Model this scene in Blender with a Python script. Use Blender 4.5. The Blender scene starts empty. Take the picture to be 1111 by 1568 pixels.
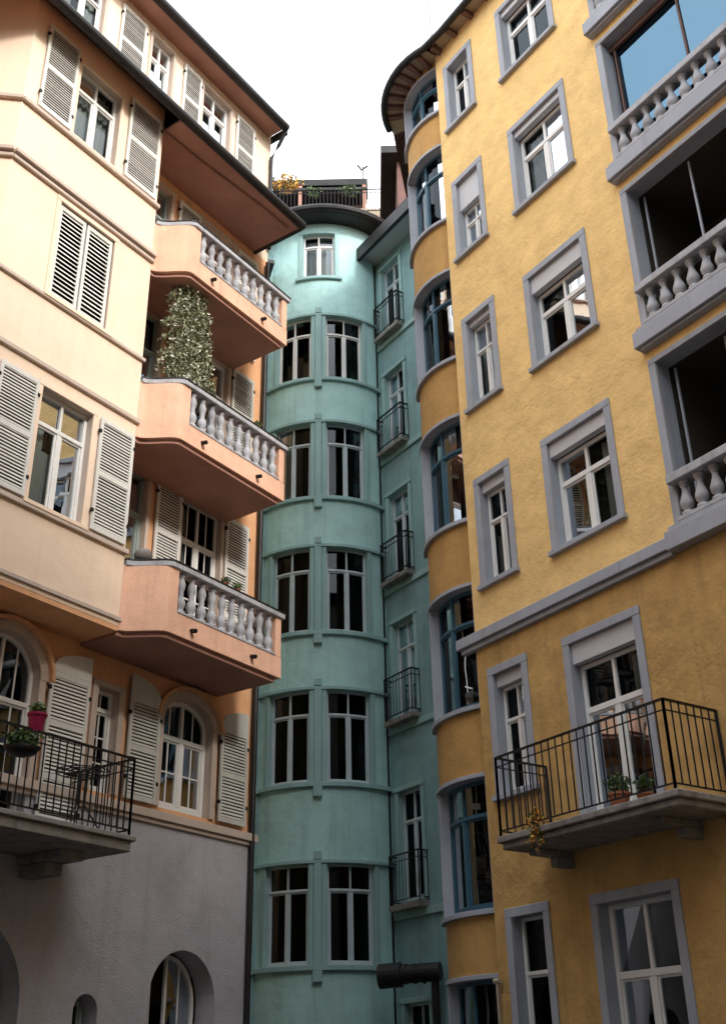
import bpy, math, random
from mathutils import Vector, Matrix
random.seed(7)
scene=bpy.context.scene
# ------------------------------------------------------------------ materials
def new_mat(name):
    m=bpy.data.materials.new(name); m.use_nodes=True
    return m,m.node_tree,m.node_tree.nodes['Principled BSDF']
def mat(name,col,rough=.85,var=.12,vscale=.8,bump=.3,bscale=30,bscale2=4,bump2=0.,streak=0.,dirt=(.10,.09,.08),metal=0,spec=.3,stain=0.):
    m,nt,p=new_mat(name); N=nt.nodes; L=nt.links
    tc=N.new('ShaderNodeTexCoord')
    n1=N.new('ShaderNodeTexNoise'); n1.inputs['Scale'].default_value=vscale; n1.inputs['Detail'].default_value=4; n1.inputs['Roughness'].default_value=.65
    L.new(tc.outputs['Object'],n1.inputs['Vector'])
    mr=N.new('ShaderNodeMapRange'); mr.inputs[1].default_value=.3; mr.inputs[2].default_value=.7; mr.inputs[3].default_value=1-var; mr.inputs[4].default_value=1+var
    L.new(n1.outputs['Fac'],mr.inputs[0])
    mx=N.new('ShaderNodeMix'); mx.data_type='RGBA'; mx.blend_type='MULTIPLY'; mx.inputs[0].default_value=1
    mx.inputs[6].default_value=(*col,1); L.new(mr.outputs[0],mx.inputs[7])
    out=mx.outputs[2]
    if streak>0:
        mp=N.new('ShaderNodeMapping'); mp.inputs['Scale'].default_value=(5,5,.35); L.new(tc.outputs['Object'],mp.inputs[0])
        n2=N.new('ShaderNodeTexNoise'); n2.inputs['Scale'].default_value=1.3; n2.inputs['Detail'].default_value=3; L.new(mp.outputs[0],n2.inputs['Vector'])
        m2=N.new('ShaderNodeMapRange'); m2.inputs[1].default_value=.52; m2.inputs[2].default_value=.8; m2.inputs[3].default_value=0; m2.inputs[4].default_value=streak
        L.new(n2.outputs['Fac'],m2.inputs[0])
        x2=N.new('ShaderNodeMix'); x2.data_type='RGBA'; L.new(m2.outputs[0],x2.inputs[0]); L.new(out,x2.inputs[6]); x2.inputs[7].default_value=(*dirt,1); out=x2.outputs[2]
    if stain>0:
        n3=N.new('ShaderNodeTexNoise'); n3.inputs['Scale'].default_value=2.1; n3.inputs['Detail'].default_value=5; n3.inputs['Roughness'].default_value=.7; L.new(tc.outputs['Object'],n3.inputs['Vector'])
        m3=N.new('ShaderNodeMapRange'); m3.inputs[1].default_value=.52; m3.inputs[2].default_value=.72; m3.inputs[3].default_value=0; m3.inputs[4].default_value=stain
        L.new(n3.outputs['Fac'],m3.inputs[0])
        x3=N.new('ShaderNodeMix'); x3.data_type='RGBA'; L.new(m3.outputs[0],x3.inputs[0]); L.new(out,x3.inputs[6]); x3.inputs[7].default_value=(*dirt,1); out=x3.outputs[2]
    L.new(out,p.inputs['Base Color'])
    p.inputs['Roughness'].default_value=rough; p.inputs['Metallic'].default_value=metal
    p.inputs['Specular IOR Level'].default_value=spec
    last=None
    if bump>0:
        nb=N.new('ShaderNodeTexNoise'); nb.inputs['Scale'].default_value=bscale; nb.inputs['Detail'].default_value=2; L.new(tc.outputs['Object'],nb.inputs['Vector'])
        b=N.new('ShaderNodeBump'); b.inputs['Strength'].default_value=bump; b.inputs['Distance'].default_value=.01; L.new(nb.outputs['Fac'],b.inputs['Height']); last=b
    if bump2>0:
        nc=N.new('ShaderNodeTexNoise'); nc.inputs['Scale'].default_value=bscale2; nc.inputs['Detail'].default_value=3; nc.inputs['Roughness'].default_value=.5; L.new(tc.outputs['Object'],nc.inputs['Vector'])
        b2=N.new('ShaderNodeBump'); b2.inputs['Strength'].default_value=bump2; b2.inputs['Distance'].default_value=.08; L.new(nc.outputs['Fac'],b2.inputs['Height'])
        if last: L.new(last.outputs[0],b2.inputs['Normal'])
        last=b2
    if last: L.new(last.outputs[0],p.inputs['Normal'])
    return m
def glass_mat(name,tint,refl=1.0,base=0.0,rough=.0,gcol=(1,1,1),ior=1.45):
    m=bpy.data.materials.new(name); m.use_nodes=True; nt=m.node_tree; N=nt.nodes; L=nt.links; N.clear()
    o=N.new('ShaderNodeOutputMaterial'); mix=N.new('ShaderNodeMixShader'); t=N.new('ShaderNodeBsdfTransparent'); g=N.new('ShaderNodeBsdfGlossy')
    t.inputs[0].default_value=(*tint,1); g.inputs['Roughness'].default_value=rough; g.inputs[0].default_value=(*gcol,1)
    f=N.new('ShaderNodeFresnel'); f.inputs[0].default_value=ior
    mr=N.new('ShaderNodeMapRange'); mr.inputs[3].default_value=base; mr.inputs[4].default_value=max(refl,base)
    tc=N.new('ShaderNodeTexCoord'); n=N.new('ShaderNodeTexNoise'); n.inputs['Scale'].default_value=1.6; n.inputs['Detail'].default_value=1; L.new(tc.outputs['Object'],n.inputs['Vector'])
    b=N.new('ShaderNodeBump'); b.inputs['Strength'].default_value=.12; b.inputs['Distance'].default_value=.03; L.new(n.outputs['Fac'],b.inputs['Height']); L.new(b.outputs[0],g.inputs['Normal'])
    L.new(f.outputs[0],mr.inputs[0]); L.new(mr.outputs[0],mix.inputs[0]); L.new(t.outputs[0],mix.inputs[1]); L.new(g.outputs[0],mix.inputs[2]); L.new(mix.outputs[0],o.inputs[0])
    return m
M={}
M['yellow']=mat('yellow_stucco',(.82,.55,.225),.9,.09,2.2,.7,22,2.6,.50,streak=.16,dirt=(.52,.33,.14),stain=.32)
M['yellowlow']=mat('shaded_deep_yellow_stucco',(.53,.325,.115),.9,.14,2.2,.7,22,2.6,.5,streak=.4,dirt=(.24,.145,.06),stain=.45)  # deeper ochre render, darkened further to carry the courtyard's shade in its colour
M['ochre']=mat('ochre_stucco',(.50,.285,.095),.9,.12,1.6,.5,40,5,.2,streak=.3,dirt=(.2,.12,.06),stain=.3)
M['greytrim']=mat('blue_grey_trim',(.355,.37,.41),.8,.08,2,.25,60,streak=.35,dirt=(.16,.155,.16))
M['greylight']=mat('light_roller_box',(.55,.55,.57),.6,.04,2,.05,60)
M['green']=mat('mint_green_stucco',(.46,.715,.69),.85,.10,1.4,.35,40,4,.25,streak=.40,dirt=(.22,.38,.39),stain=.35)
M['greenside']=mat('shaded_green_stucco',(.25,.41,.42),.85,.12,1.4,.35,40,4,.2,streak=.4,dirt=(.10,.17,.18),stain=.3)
M['greentrim']=mat('dull_green_trim',(.33,.51,.50),.8,.08,2,.2,60,streak=.35,dirt=(.15,.24,.25))
M['cream']=mat('cream_peach_render',(.86,.67,.51),.85,.05,1.2,.25,45,4,.08,streak=.15,dirt=(.58,.38,.26),stain=.08)
M['orange']=mat('orange_render',(.78,.42,.22),.88,.12,1.3,.35,45,5,.15,streak=.25,dirt=(.35,.17,.10),stain=.25)
M['salmon']=mat('peach_balcony_render',(.83,.49,.34),.9,.10,2,.8,60,8,.12,streak=.35,dirt=(.42,.24,.17),stain=.2)
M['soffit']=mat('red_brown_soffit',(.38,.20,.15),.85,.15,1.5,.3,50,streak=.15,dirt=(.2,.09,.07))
M['mauve']=mat('grey_roughcast',(.46,.44,.47),.92,.10,1.0,1.0,40,6,.15,streak=.3,dirt=(.24,.23,.24),stain=.3)
M['stonebal']=mat('grey_stone_baluster',(.42,.42,.44),.85,.15,4,.4,50,streak=.5,dirt=(.12,.115,.12))
M['concrete']=mat('weathered_concrete',(.26,.24,.22),.9,.2,2.5,.6,40,streak=.6,dirt=(.05,.045,.04),stain=.6)
M['shutter']=mat('white_painted_wood',(.70,.68,.63),.6,.05,3,.1,60,streak=.15,dirt=(.35,.33,.3))
M['shutgrey']=mat('grey_painted_wood',(.56,.55,.50),.6,.08,3,.1,60,streak=.25,dirt=(.25,.24,.22))
M['whiteframe']=mat('white_window_paint',(.77,.76,.73),.45,.03,3,0)
M['towerframe']=mat('pale_blue_grey_frame_paint',(.56,.63,.66),.5,.05,3,0)
M['greenframe']=mat('dark_sage_frame_paint',(.30,.36,.33),.5,.05,3,0)
M['blueframe']=mat('petrol_blue_frame_paint',(.04,.105,.15),.4,.06,3,0)
M['beige']=mat('stone_surround',(.55,.45,.38),.85,.1,2,.3,50,streak=.2,dirt=(.3,.22,.17))
M['iron']=mat('black_wrought_iron',(.018,.018,.02),.45,.2,5,0,60,metal=.6,spec=.5)
M['gutter']=mat('dark_gutter_metal',(.03,.028,.028),.5,.3,2,.1,30,metal=.4)
M['dark']=mat('dark_interior',(.010,.009,.009),.95,.3,1,0)
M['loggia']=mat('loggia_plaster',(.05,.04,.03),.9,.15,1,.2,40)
M['roof']=mat('clay_roof_tiles',(.13,.06,.045),.8,.3,3,.8,12)
M['brown']=mat('brown_cladding',(.16,.09,.075),.8,.2,2,.3,20)
M['rafter']=mat('cream_rafter_paint',(.42,.33,.24),.7,.1,3,.2,40)
M['ground']=mat('cobble_ground',(.06,.057,.054),.9,.25,6,.8,9,stain=.3)
M['curtain']=mat('white_net_curtain',(.62,.60,.56),.9,.04,5,0)
M['magenta']=mat('magenta_pot_glaze',(.25,.01,.06),.3,.05,3,0)
M['clay']=mat('clay_pot',(.35,.13,.07),.8,.1,5,.2)
M['opp']=mat('grey_opposite_render',(.20,.19,.175),.9,.1,1,0)
M['glass']=glass_mat('window_glass',(.5,.55,.55),1.0,0,gcol=(.50,.55,.60))
M['darkglass']=mat('dark_window_pane',(.02,.022,.025),.1,.1,1,0,spec=.5)
M['glassblue']=glass_mat('blue_balcony_glazing',(.08,.16,.22),.9,.20,.03,(.085,.145,.20))
def leafmat(name,cols):
    m,nt,p=new_mat(name); N=nt.nodes; L=nt.links
    tc=N.new('ShaderNodeTexCoord'); n=N.new('ShaderNodeTexWhiteNoise'); 
    sn=N.new('ShaderNodeVectorMath'); sn.operation='SNAP'; sn.inputs[1].default_value=(.035,.035,.035); L.new(tc.outputs['Object'],sn.inputs[0]); L.new(sn.outputs[0],n.inputs['Vector'])
    r=N.new('ShaderNodeValToRGB'); r.color_ramp.interpolation='CONSTANT'
    els=r.color_ramp.elements
    while len(els)<len(cols): els.new(.5)
    for i,c in enumerate(cols): els[i].position=i/len(cols); els[i].color=(*c,1)
    L.new(n.outputs['Value'],r.inputs[0]); L.new(r.outputs[0],p.inputs['Base Color']); p.inputs['Roughness'].default_value=.6
    return m
M['leaf']=leafmat('green_leaves',[(.04,.08,.02),(.08,.14,.03),(.05,.1,.03),(.12,.16,.05)])
M['paleleaf']=leafmat('pale_flowering_leaves',[(.50,.50,.36),(.10,.13,.05),(.40,.41,.26),(.07,.09,.03),(.60,.57,.45),(.18,.18,.08)])
M['orangeflower']=leafmat('orange_flowers',[(.6,.22,.02),(.08,.12,.03),(.7,.4,.03),(.05,.08,.03)])
# ------------------------------------------------------------------ frames
class Flat:
    curved=False
    def __init__(s,P,d):
        s.P=P; l=math.hypot(*d); s.d=(d[0]/l,d[1]/l); s.n=(s.d[1],-s.d[0])
    def pt(s,u,o,z): return (s.P[0]+u*s.d[0]+o*s.n[0], s.P[1]+u*s.d[1]+o*s.n[1], z)
    def sub(s,a,b):
        A=s.pt(*a,0); B=s.pt(*b,0); return Flat((A[0],A[1]),(B[0]-A[0],B[1]-A[1])), math.dist(A,B)
class Curved:
    curved=True
    def __init__(s,C,R): s.C=C; s.R=R
    def pt(s,u,o,z):
        a=u/s.R; return (s.C[0]+(s.R+o)*math.sin(a), s.C[1]-(s.R+o)*math.cos(a), z)
LF=Flat((-3.15,13.5),(.562,.827))
RF=Flat((2.79,13.86),(.565,-.825))
GF=Flat((.5,21.3),(.565,-.825))
TF=Curved((-.88,22.54),1.74)
BF=Curved((2.373,16.76),1.3)
WF=Flat((0,0),(1,0))   # world: u=x, o=-y
# ------------------------------------------------------------------ builder
parts={}
def parent(name):
    e=bpy.data.objects.new(name,None); scene.collection.objects.link(e); return e
class Part:
    def __init__(s,par,name,m,bevel=0,smooth=False): s.par=par; s.name=name; s.m=m; s.v=[]; s.f=[]; s.bevel=bevel; s.smooth=smooth
def P_(par,name,m,bevel=0,smooth=False):
    k=(par.name,name)
    if k not in parts: parts[k]=Part(par,name,m,bevel,smooth)
    return parts[k]
def addpoly(p,vs,fs):
    b=len(p.v); p.v+=[tuple(v) for v in vs]; p.f+=[tuple(b+i for i in f) for f in fs]
def ulist(F,u0,u1,step=.12):
    if not F.curved: return [u0,u1]
    n=max(1,int(math.ceil(abs(u1-u0)/step))); return [u0+(u1-u0)*i/n for i in range(n+1)]
def box(p,F,u0,u1,o0,o1,z0,z1):
    us=ulist(F,u0,u1); vs=[]
    for u in us: vs+= [F.pt(u,o0,z0),F.pt(u,o1,z0),F.pt(u,o1,z1),F.pt(u,o0,z1)]
    n=len(us); fs=[(0,1,2,3),tuple(4*(n-1)+i for i in (3,2,1,0))]
    for i in range(n-1):
        a=4*i; b=a+4
        for j in range(4):
            k=(j+1)%4; fs.append((a+j,b+j,b+k,a+k))
    addpoly(p,vs,fs)
def quad(p,a,b,c,d): addpoly(p,[a,b,c,d],[(0,1,2,3)])
def prism_uz(p,F,pts,o0,o1):
    n=len(pts); vs=[F.pt(u,o0,z) for u,z in pts]+[F.pt(u,o1,z) for u,z in pts]
    fs=[tuple(range(n)),tuple(range(2*n-1,n-1,-1))]+[(i,(i+1)%n,n+(i+1)%n,n+i) for i in range(n)]
    addpoly(p,vs,fs)
def prism_uo(p,F,pts,z0,z1):
    n=len(pts); vs=[F.pt(u,o,z0) for u,o in pts]+[F.pt(u,o,z1) for u,o in pts]
    fs=[tuple(range(n)),tuple(range(2*n-1,n-1,-1))]+[(i,(i+1)%n,n+(i+1)%n,n+i) for i in range(n)]
    addpoly(p,vs,fs)
def strip_uo(p,F,out,inn,z0,z1):
    n=len(out); vs=[]
    for a,b in zip(out,inn): vs+=[F.pt(*a,z0),F.pt(*a,z1),F.pt(*b,z1),F.pt(*b,z0)]
    fs=[(0,1,2,3),tuple(4*(n-1)+i for i in (3,2,1,0))]
    for i in range(n-1):
        for j in range(4):
            k=(j+1)%4; fs.append((4*i+j,4*i+4+j,4*i+4+k,4*i+k))
    addpoly(p,vs,fs)
def beam(p,a,b,w,h=None):
    h=h or w; a=Vector(a); b=Vector(b); d=(b-a).normalized()
    up=Vector((0,0,1)) if abs(d.z)<.9 else Vector((1,0,0))
    s=d.cross(up).normalized()*w/2; t=s.cross(d).normalized()*h/2
    vs=[a+s+t,a-s+t,a-s-t,a+s-t,b+s+t,b-s+t,b-s-t,b+s-t]
    addpoly(p,vs,[(0,1,2,3),(7,6,5,4),(0,4,5,1),(1,5,6,2),(2,6,7,3),(3,7,4,0)])
def tube(p,pts,r,seg=10):
    pts=[Vector(q) for q in pts]; rings=[]
    for i,q in enumerate(pts):
        d=(pts[min(i+1,len(pts)-1)]-pts[max(i-1,0)]).normalized()
        up=Vector((0,0,1)) if abs(d.z)<.9 else Vector((1,0,0)); s=d.cross(up).normalized(); t=s.cross(d)
        rr=r[i] if isinstance(r,(list,tuple)) else r
        rings.append([q+s*rr*math.cos(2*math.pi*k/seg)+t*rr*math.sin(2*math.pi*k/seg) for k in range(seg)])
    vs=[v for g in rings for v in g]; fs=[tuple(range(seg)),tuple(range(len(vs)-1,len(vs)-seg-1,-1))]
    for i in range(len(rings)-1):
        for k in range(seg):
            k2=(k+1)%seg; fs.append((i*seg+k,i*seg+k2,(i+1)*seg+k2,(i+1)*seg+k))
    addpoly(p,vs,fs)
PROF=[(0,.075),(.05,.075),(.06,.05),(.10,.045),(.17,.066),(.27,.078),(.36,.06),(.44,.036),(.49,.046),(.53,.036),(.62,.055),(.72,.066),(.82,.052),(.90,.036),(.93,.055),(1,.06)]
PROF2=[(0,.085),(.09,.085),(.10,.05),(.16,.05),(.24,.085),(.38,.095),(.52,.07),(.68,.045),(.80,.04),(.84,.06),(.88,.045),(.91,.075),(1,.075)]
def baluster(p,x,y,z0,z1,prof=PROF,seg=10,s=1):
    tube(p,[(x,y,z0+(z1-z0)*t) for t,_ in prof],[r*s for _,r in prof],seg)
def arcz(x,zs,rise): return zs+rise*math.sqrt(max(0,1-x*x))
def wall(p,rp,F,u0,u1,z0,z1,o,ops,depth=.25):
    us={u0,u1}; zs={z0,z1}
    for op in ops:
        us|={op[0],op[1]}; zs|={op[2],op[3]}
    us=sorted(u for u in us if u0-1e-6<=u<=u1+1e-6); zs=sorted(z for z in zs if z0-1e-6<=z<=z1+1e-6)
    for i in range(len(us)-1):
        for j in range(len(zs)-1):
            cu=(us[i]+us[i+1])/2; cz=(zs[j]+zs[j+1])/2
            if any(a<cu<b and c<cz<d for a,b,c,d,*_ in ops): continue
            ul=ulist(F,us[i],us[i+1])
            for k in range(len(ul)-1):
                quad(p,F.pt(ul[k],o,zs[j]),F.pt(ul[k+1],o,zs[j]),F.pt(ul[k+1],o,zs[j+1]),F.pt(ul[k],o,zs[j+1]))
    for op in ops:
        a,b,c,d=op[:4]; rise=op[4] if len(op)>4 else 0
        zt=d-rise
        quad(rp,F.pt(a,o,c),F.pt(a,o-depth,c),F.pt(a,o-depth,zt),F.pt(a,o,zt))
        quad(rp,F.pt(b,o,c),F.pt(b,o,zt),F.pt(b,o-depth,zt),F.pt(b,o-depth,c))
        ul=ulist(F,a,b)
        for k in range(len(ul)-1):
            quad(rp,F.pt(ul[k],o,c),F.pt(ul[k+1],o,c),F.pt(ul[k+1],o-depth,c),F.pt(ul[k],o-depth,c))
            if not rise: quad(rp,F.pt(ul[k],o,d),F.pt(ul[k],o-depth,d),F.pt(ul[k+1],o-depth,d),F.pt(ul[k+1],o,d))
        if rise:
            n=18; m=(a+b)/2; h=(b-a)/2
            for k in range(n):
                t0=-math.cos(math.pi*k/n); t1=-math.cos(math.pi*(k+1)/n)
                A=(m+h*t0,arcz(t0,zt,rise)); B=(m+h*t1,arcz(t1,zt,rise))
                quad(p,F.pt(A[0],o,A[1]),F.pt(B[0],o,B[1]),F.pt(B[0],o,d),F.pt(A[0],o,d))
                quad(rp,F.pt(A[0],o,A[1]),F.pt(A[0],o-depth,A[1]),F.pt(B[0],o-depth,B[1]),F.pt(B[0],o,B[1]))
def arcband(p,F,m,h,zt,rise,w,o0,o1,n=16):
    for k in range(n):
        t0=math.pi*k/n; t1=math.pi*(k+1)/n
        q=[]
        for t in (t0,t1):
            q.append((m-h*math.cos(t),zt+rise*math.sin(t)))
        for t in (t1,t0):
            q.append((m-(h+w)*math.cos(t),zt+(rise+w)*math.sin(t)))
        prism_uz(p,F,q,o0,o1)
def room(par,F,a,b,c,d,o,dep=.8):
    p=P_(par,'room_interiors',M['dark'])
    ul=ulist(F,a-.03,b+.03); c-=.03; d+=.03
    for k in range(len(ul)-1):
        x,y=ul[k],ul[k+1]
        quad(p,F.pt(x,o-dep,c),F.pt(y,o-dep,c),F.pt(y,o-dep,d),F.pt(x,o-dep,d))
        quad(p,F.pt(x,o,c),F.pt(y,o,c),F.pt(y,o-dep,c),F.pt(x,o-dep,c))
        quad(p,F.pt(x,o,d),F.pt(y,o,d),F.pt(y,o-dep,d),F.pt(x,o-dep,d))
    for x in (ul[0],ul[-1]):
        quad(p,F.pt(x,o,c),F.pt(x,o-dep,c),F.pt(x,o-dep,d),F.pt(x,o,d))
def curtain(par,F,a,b,c,d,o):
    p=P_(par,'curtains',M['curtain'],smooth=True); n=max(6,int((b-a)/.022)); vs=[]; ph=random.random()*6
    for i in range(n+1):
        u=a+(b-a)*i/n; w=.022*math.sin(i*1.3+ph)+.008*math.sin(i*.5)
        vs+=[F.pt(u,o+w,c),F.pt(u,o+w*.6,d)]
    addpoly(p,vs,[(2*i,2*i+2,2*i+3,2*i+1) for i in range(n)])
def window(par,F,a,b,c,d,o,fm,cols=2,tr=.70,fw=.05,curt=None,rise=0,mun=0,gl='glass',fname='window_frames',bar=.075):
    p=P_(par,fname,fm,.004); g=P_(par,gl,M[gl]); t=.055
    zt=d-rise
    box(p,F,a,a+fw,o-t,o,c,zt); box(p,F,b-fw,b,o-t,o,c,zt); box(p,F,a+fw,b-fw,o-t,o-.001,c,c+fw*1.3)
    if rise: arcband(p,F,(a+b)/2,(b-a)/2-fw,zt,rise-fw,fw,o-t,o)
    else: box(p,F,a+fw,b-fw,o-t,o-.001,d-fw,d)
    ztr=c+(d-c)*tr if tr else None
    bw=bar
    for i in range(1,cols):
        u=a+(b-a)*i/cols; top=(d-fw) if not rise else arcz((u-(a+b)/2)/((b-a)/2),zt,rise)-fw
        if tr:
            box(p,F,u-bw/2,u+bw/2,o-t+.01,o+.008,c+fw*1.3,ztr-bw*.4); box(p,F,u-bw*.28,u+bw*.28,o-t+.01,o+.002,ztr+bw*.4,top)
        else: box(p,F,u-bw/2,u+bw/2,o-t+.01,o+.008,c+fw*1.3,top)
    if tr: box(p,F,a+fw,b-fw,o-t+.005,o+.012,ztr-bw*.4,ztr+bw*.4)
    for i in range(cols):
        x0=a+fw+.004 if i==0 else a+(b-a)*i/cols+bw/2; x1=b-fw-.004 if i==cols-1 else a+(b-a)*(i+1)/cols-bw/2
        z1=(ztr-bw*.4) if tr else d-fw
        s=.028
        box(p,F,x0,x0+s,o-.045,o-.01,c+fw*1.3,z1); box(p,F,x1-s,x1,o-.045,o-.01,c+fw*1.3,z1)
        box(p,F,x0+s,x1-s,o-.045,o-.012,c+fw*1.3,c+fw*1.3+s*1.3); box(p,F,x0+s,x1-s,o-.045,o-.012,z1-s,z1)
        for k in range(mun):
            zz=c+fw*1.3+(z1-c-fw*1.3)*(k+1)/(mun+1); box(p,F,x0+s,x1-s,o-.04,o-.018,zz-.011,zz+.011)
        if mun:
            um=(x0+x1)/2; box(p,F,um-.011,um+.011,o-.04,o-.02,c+fw*1.3+s*1.3,z1-s)
            if tr: box(p,F,um-.011,um+.011,o-.04,o-.02,ztr+bw*.4,(arcz((um-(a+b)/2)/((b-a)/2),zt,rise) if rise else d)-fw)
        gx=ulist(F,x0,x1,.2); j=[random.uniform(-.006,.006) for _ in range(4)]
        for (za,zb) in ([(c+.03,ztr),(ztr,d-.01)] if tr else [(c+.03,d-.01)]):
            for k in range(len(gx)-1):
                jj=j if not F.curved else [0]*4
                quad(g,F.pt(gx[k],o-.032+jj[0],za),F.pt(gx[k+1],o-.032+jj[1],za),F.pt(gx[k+1],o-.032+jj[2],zb),F.pt(gx[k],o-.032+jj[3],zb))
    room(par,F,a,b,c,d,o-.056)
    if curt:
        w=b-a
        if 'L' in curt: curtain(par,F,a+.03,a+w*.33,c+.05,d-.05,o-.14)
        if 'R' in curt: curtain(par,F,b-w*.33,b-.03,c+.05,d-.05,o-.14)
        if 'F' in curt: curtain(par,F,a+.03,b-.03,c+.05,d-.05,o-.16)
        if 'H' in curt: curtain(par,F,a+.03,b-.03,c+.05,c+(d-c)*.55,o-.14)
def surround(par,F,a,b,c,d,w,o,m,name='window_surrounds',pro=.03,sill=True,bot=True):
    p=P_(par,name,m,.006)
    box(p,F,a,a+w,o,o+pro,c+(w if bot else 0),d-w); box(p,F,b-w,b,o,o+pro,c+(w if bot else 0),d-w)
    box(p,F,a-.002,b+.002,o,o+pro+.003,d-w,d)
    if bot: box(p,F,a-.03 if sill else a,b+.03 if sill else b,o,o+pro+(.05 if sill else .002),c+w*.35,c+w)
def shutter(par,F,a,b,c,d,o,m,name='shutters',npan=2,th=.035,curve=None,pitch=.048,tilt=1,back=True):
    p=P_(par,name,m,.002); st=.05
    box(p,F,a,a+st,o,o+th,c,d); box(p,F,b-st,b,o,o+th,c,d)
    zs=[c+(d-c)*i/npan for i in range(npan+1)]
    for i,z in enumerate(zs):
        z0=max(c,z-(.04 if 0<i<npan else 0)) if i<npan else z-.07
        z1=z+(.07 if i==0 else .04) if i<npan else z
        box(p,F,a+st,b-st,o+.001,o+th-.001,z0,z1)
    for i in range(npan):
        z=zs[i]+(.075 if i==0 else .045); zt=zs[i+1]-(.045 if i<npan-1 else .075)
        while z<zt-.01:
            vs=[]; k=random.uniform(-.002,.002)
            for u in (a+st,b-st):
                vs+=[F.pt(u,o+.006,z+.034+k),F.pt(u,o+.012,z+.040+k),F.pt(u,o+th-.004,z+.008-k),F.pt(u,o+th-.008,z-k)]
            addpoly(p,vs,[(0,1,2,3),(7,6,5,4),(0,4,5,1),(1,5,6,2),(2,6,7,3),(3,7,4,0)])
            z+=pitch
    if back:
        q=P_(par,'shutter_backs',M['dark']); quad(q,F.pt(a+.01,o-.004,c+.01),F.pt(b-.01,o-.004,c+.01),F.pt(b-.01,o-.004,d-.01),F.pt(a+.01,o-.004,d-.01))
        hg=P_(par,'shutter_hinges',M['iron'])
        for zz in (c+.25,d-.25):
            for u in (a,b): box(hg,F,u-.02,u+.02,o+.002,o+th+.006,zz,zz+.05)
    if curve:
        pts=[(a,d)]; n=8; H=.28
        for k in range(n+1):
            t=k/n; pts.append((a+(b-a)*t, d+.04+H*(math.sqrt(1-t*t) if curve=='L' else math.sqrt(1-(1-t)**2))))
        pts.append((b,d)); prism_uz(p,F,pts,o,o+th)
def railing(par,F,path,z0,z1,sp=.115,name='iron_railing',bw=.014,lower=.07,mid=True):
    p=P_(par,name,M['iron'])
    for (a,b) in zip(path[:-1],path[1:]):
        A=Vector(F.pt(*a,0)); B=Vector(F.pt(*b,0)); L=(B-A).length; n=max(1,round(L/sp))
        beam(p,A+Vector((0,0,z1)),B+Vector((0,0,z1)),.035,.022)
        beam(p,A+Vector((0,0,z0+lower)),B+Vector((0,0,z0+lower)),.025,.015)
        if mid: beam(p,A+Vector((0,0,z1-.12)),B+Vector((0,0,z1-.12)),.02,.012)
        for i in range(n+1):
            q=A.lerp(B,i/n); w=bw*(1.9 if i in(0,n) else 1)
            beam(p,q+Vector((0,0,z0 if i in (0,n) else z0+lower)),q+Vector((0,0,z1)),w)
def leaves(p,shape,n,size):
    for _ in range(n):
        q=shape(); r=size*random.uniform(.6,1.3)
        a=Vector((random.gauss(0,1),random.gauss(0,1),random.gauss(0,1))).normalized(); b=a.cross(Vector((random.gauss(0,1),random.gauss(0,1),random.gauss(0,1)))).normalized()
        q=Vector(q); addpoly(p,[q-a*r,q+b*r*.55+a*r*.1,q+a*r,q-b*r*.55+a*r*.1],[(0,1,2,3)])
# =================================================================== LEFT HOUSE
H=parent('peach_balcony_house')
cw=P_(H,'oriel_walls',M['cream']); rv=P_(H,'reveals',M['beige']); ow=P_(H,'orange_walls',M['orange']); bd=P_(H,'string_courses',M['beige'],.006)
U0,U1=-2.82,-.12
ops=[(-1.90,-1.06,14.27,15.80),(-1.80,-.92,8.14,9.84),(-1.93,-.88,11.27,12.94)]
wall(cw,rv,LF,U0,U1,7.0,16.6,0,ops,.16)
window(H,LF,*ops[0],-.10,M['whiteframe'],2,.72,curt='F')
window(H,LF,*ops[1],-.10,M['whiteframe'],2,.72,curt='LRH')
room(H,LF,*ops[2],-.06)
shutter(H,LF,-2.58,-1.98,14.28,16.0,.02,M['shutter'],npan=2); shutter(H,LF,-.88,-.20,14.28,16.0,.02,M['shutter'],npan=2)
shutter(H,LF,-2.50,-1.88,8.14,9.86,.02,M['shutter'],npan=2); shutter(H,LF,-.80,-.17,8.14,9.86,.02,M['shutter'],npan=2)
shutter(H,LF,-1.91,-1.42,11.29,12.92,-.05,M['shutter'],npan=1,pitch=.075,back=False); shutter(H,LF,-1.39,-.90,11.29,12.92,-.05,M['shutter'],npan=1,pitch=.075,back=False)
sr=P_(H,'window_surrounds',M['cream'],.005)
for (a,b,c,d) in ops:
    box(sr,LF,a-.07,a,0,.025,c,d); box(sr,LF,b,b+.07,0,.025,c,d); box(sr,LF,a-.07,b+.07,0,.028,d,d+.08); box(sr,LF,a-.09,b+.09,0,.06,c-.06,c)
CH,chl=LF.sub((-3.5,-.72),(U0,0)); wall(cw,rv,CH,0,chl,7.0,16.6,0,[],.1)
sd,sl=LF.sub((U1,0),(U1,-.7)); wall(cw,rv,sd,0,sl,7.0,16.6,0,[],.1)
for z,h,o in [(8.03,.07,.05),(7.06,.06,.03),(10.10,.07,.05),(11.18,.06,.045),(13.06,.06,.05),(13.15,.07,.09),(14.17,.07,.06)]:
    box(bd,LF,U0-.0,U1+.03,0,o,z,z+h); box(bd,CH,0,chl+.02,0,o,z,z+h)
prism_uo(P_(H,'oriel_soffit',M['orange']),LF,[(-3.5,-.7),(U0,-.005),(U1,-.005),(U1,-.7)],6.93,7.02)
W=-.7
up=[]
for zb in (6.9,9.85,12.88):
    t=zb+3.02
    up+=[(.25,.85,zb+.4,min(t,15.6)),(1.62,2.52,zb+.4,min(t,15.6))]
wall(ow,rv,LF,-.12,3.5,7.0,15.9,W,up,.14)
wall(ow,rv,LF,-18,-3.45,7.0,15.9,W,[],.14)
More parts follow.
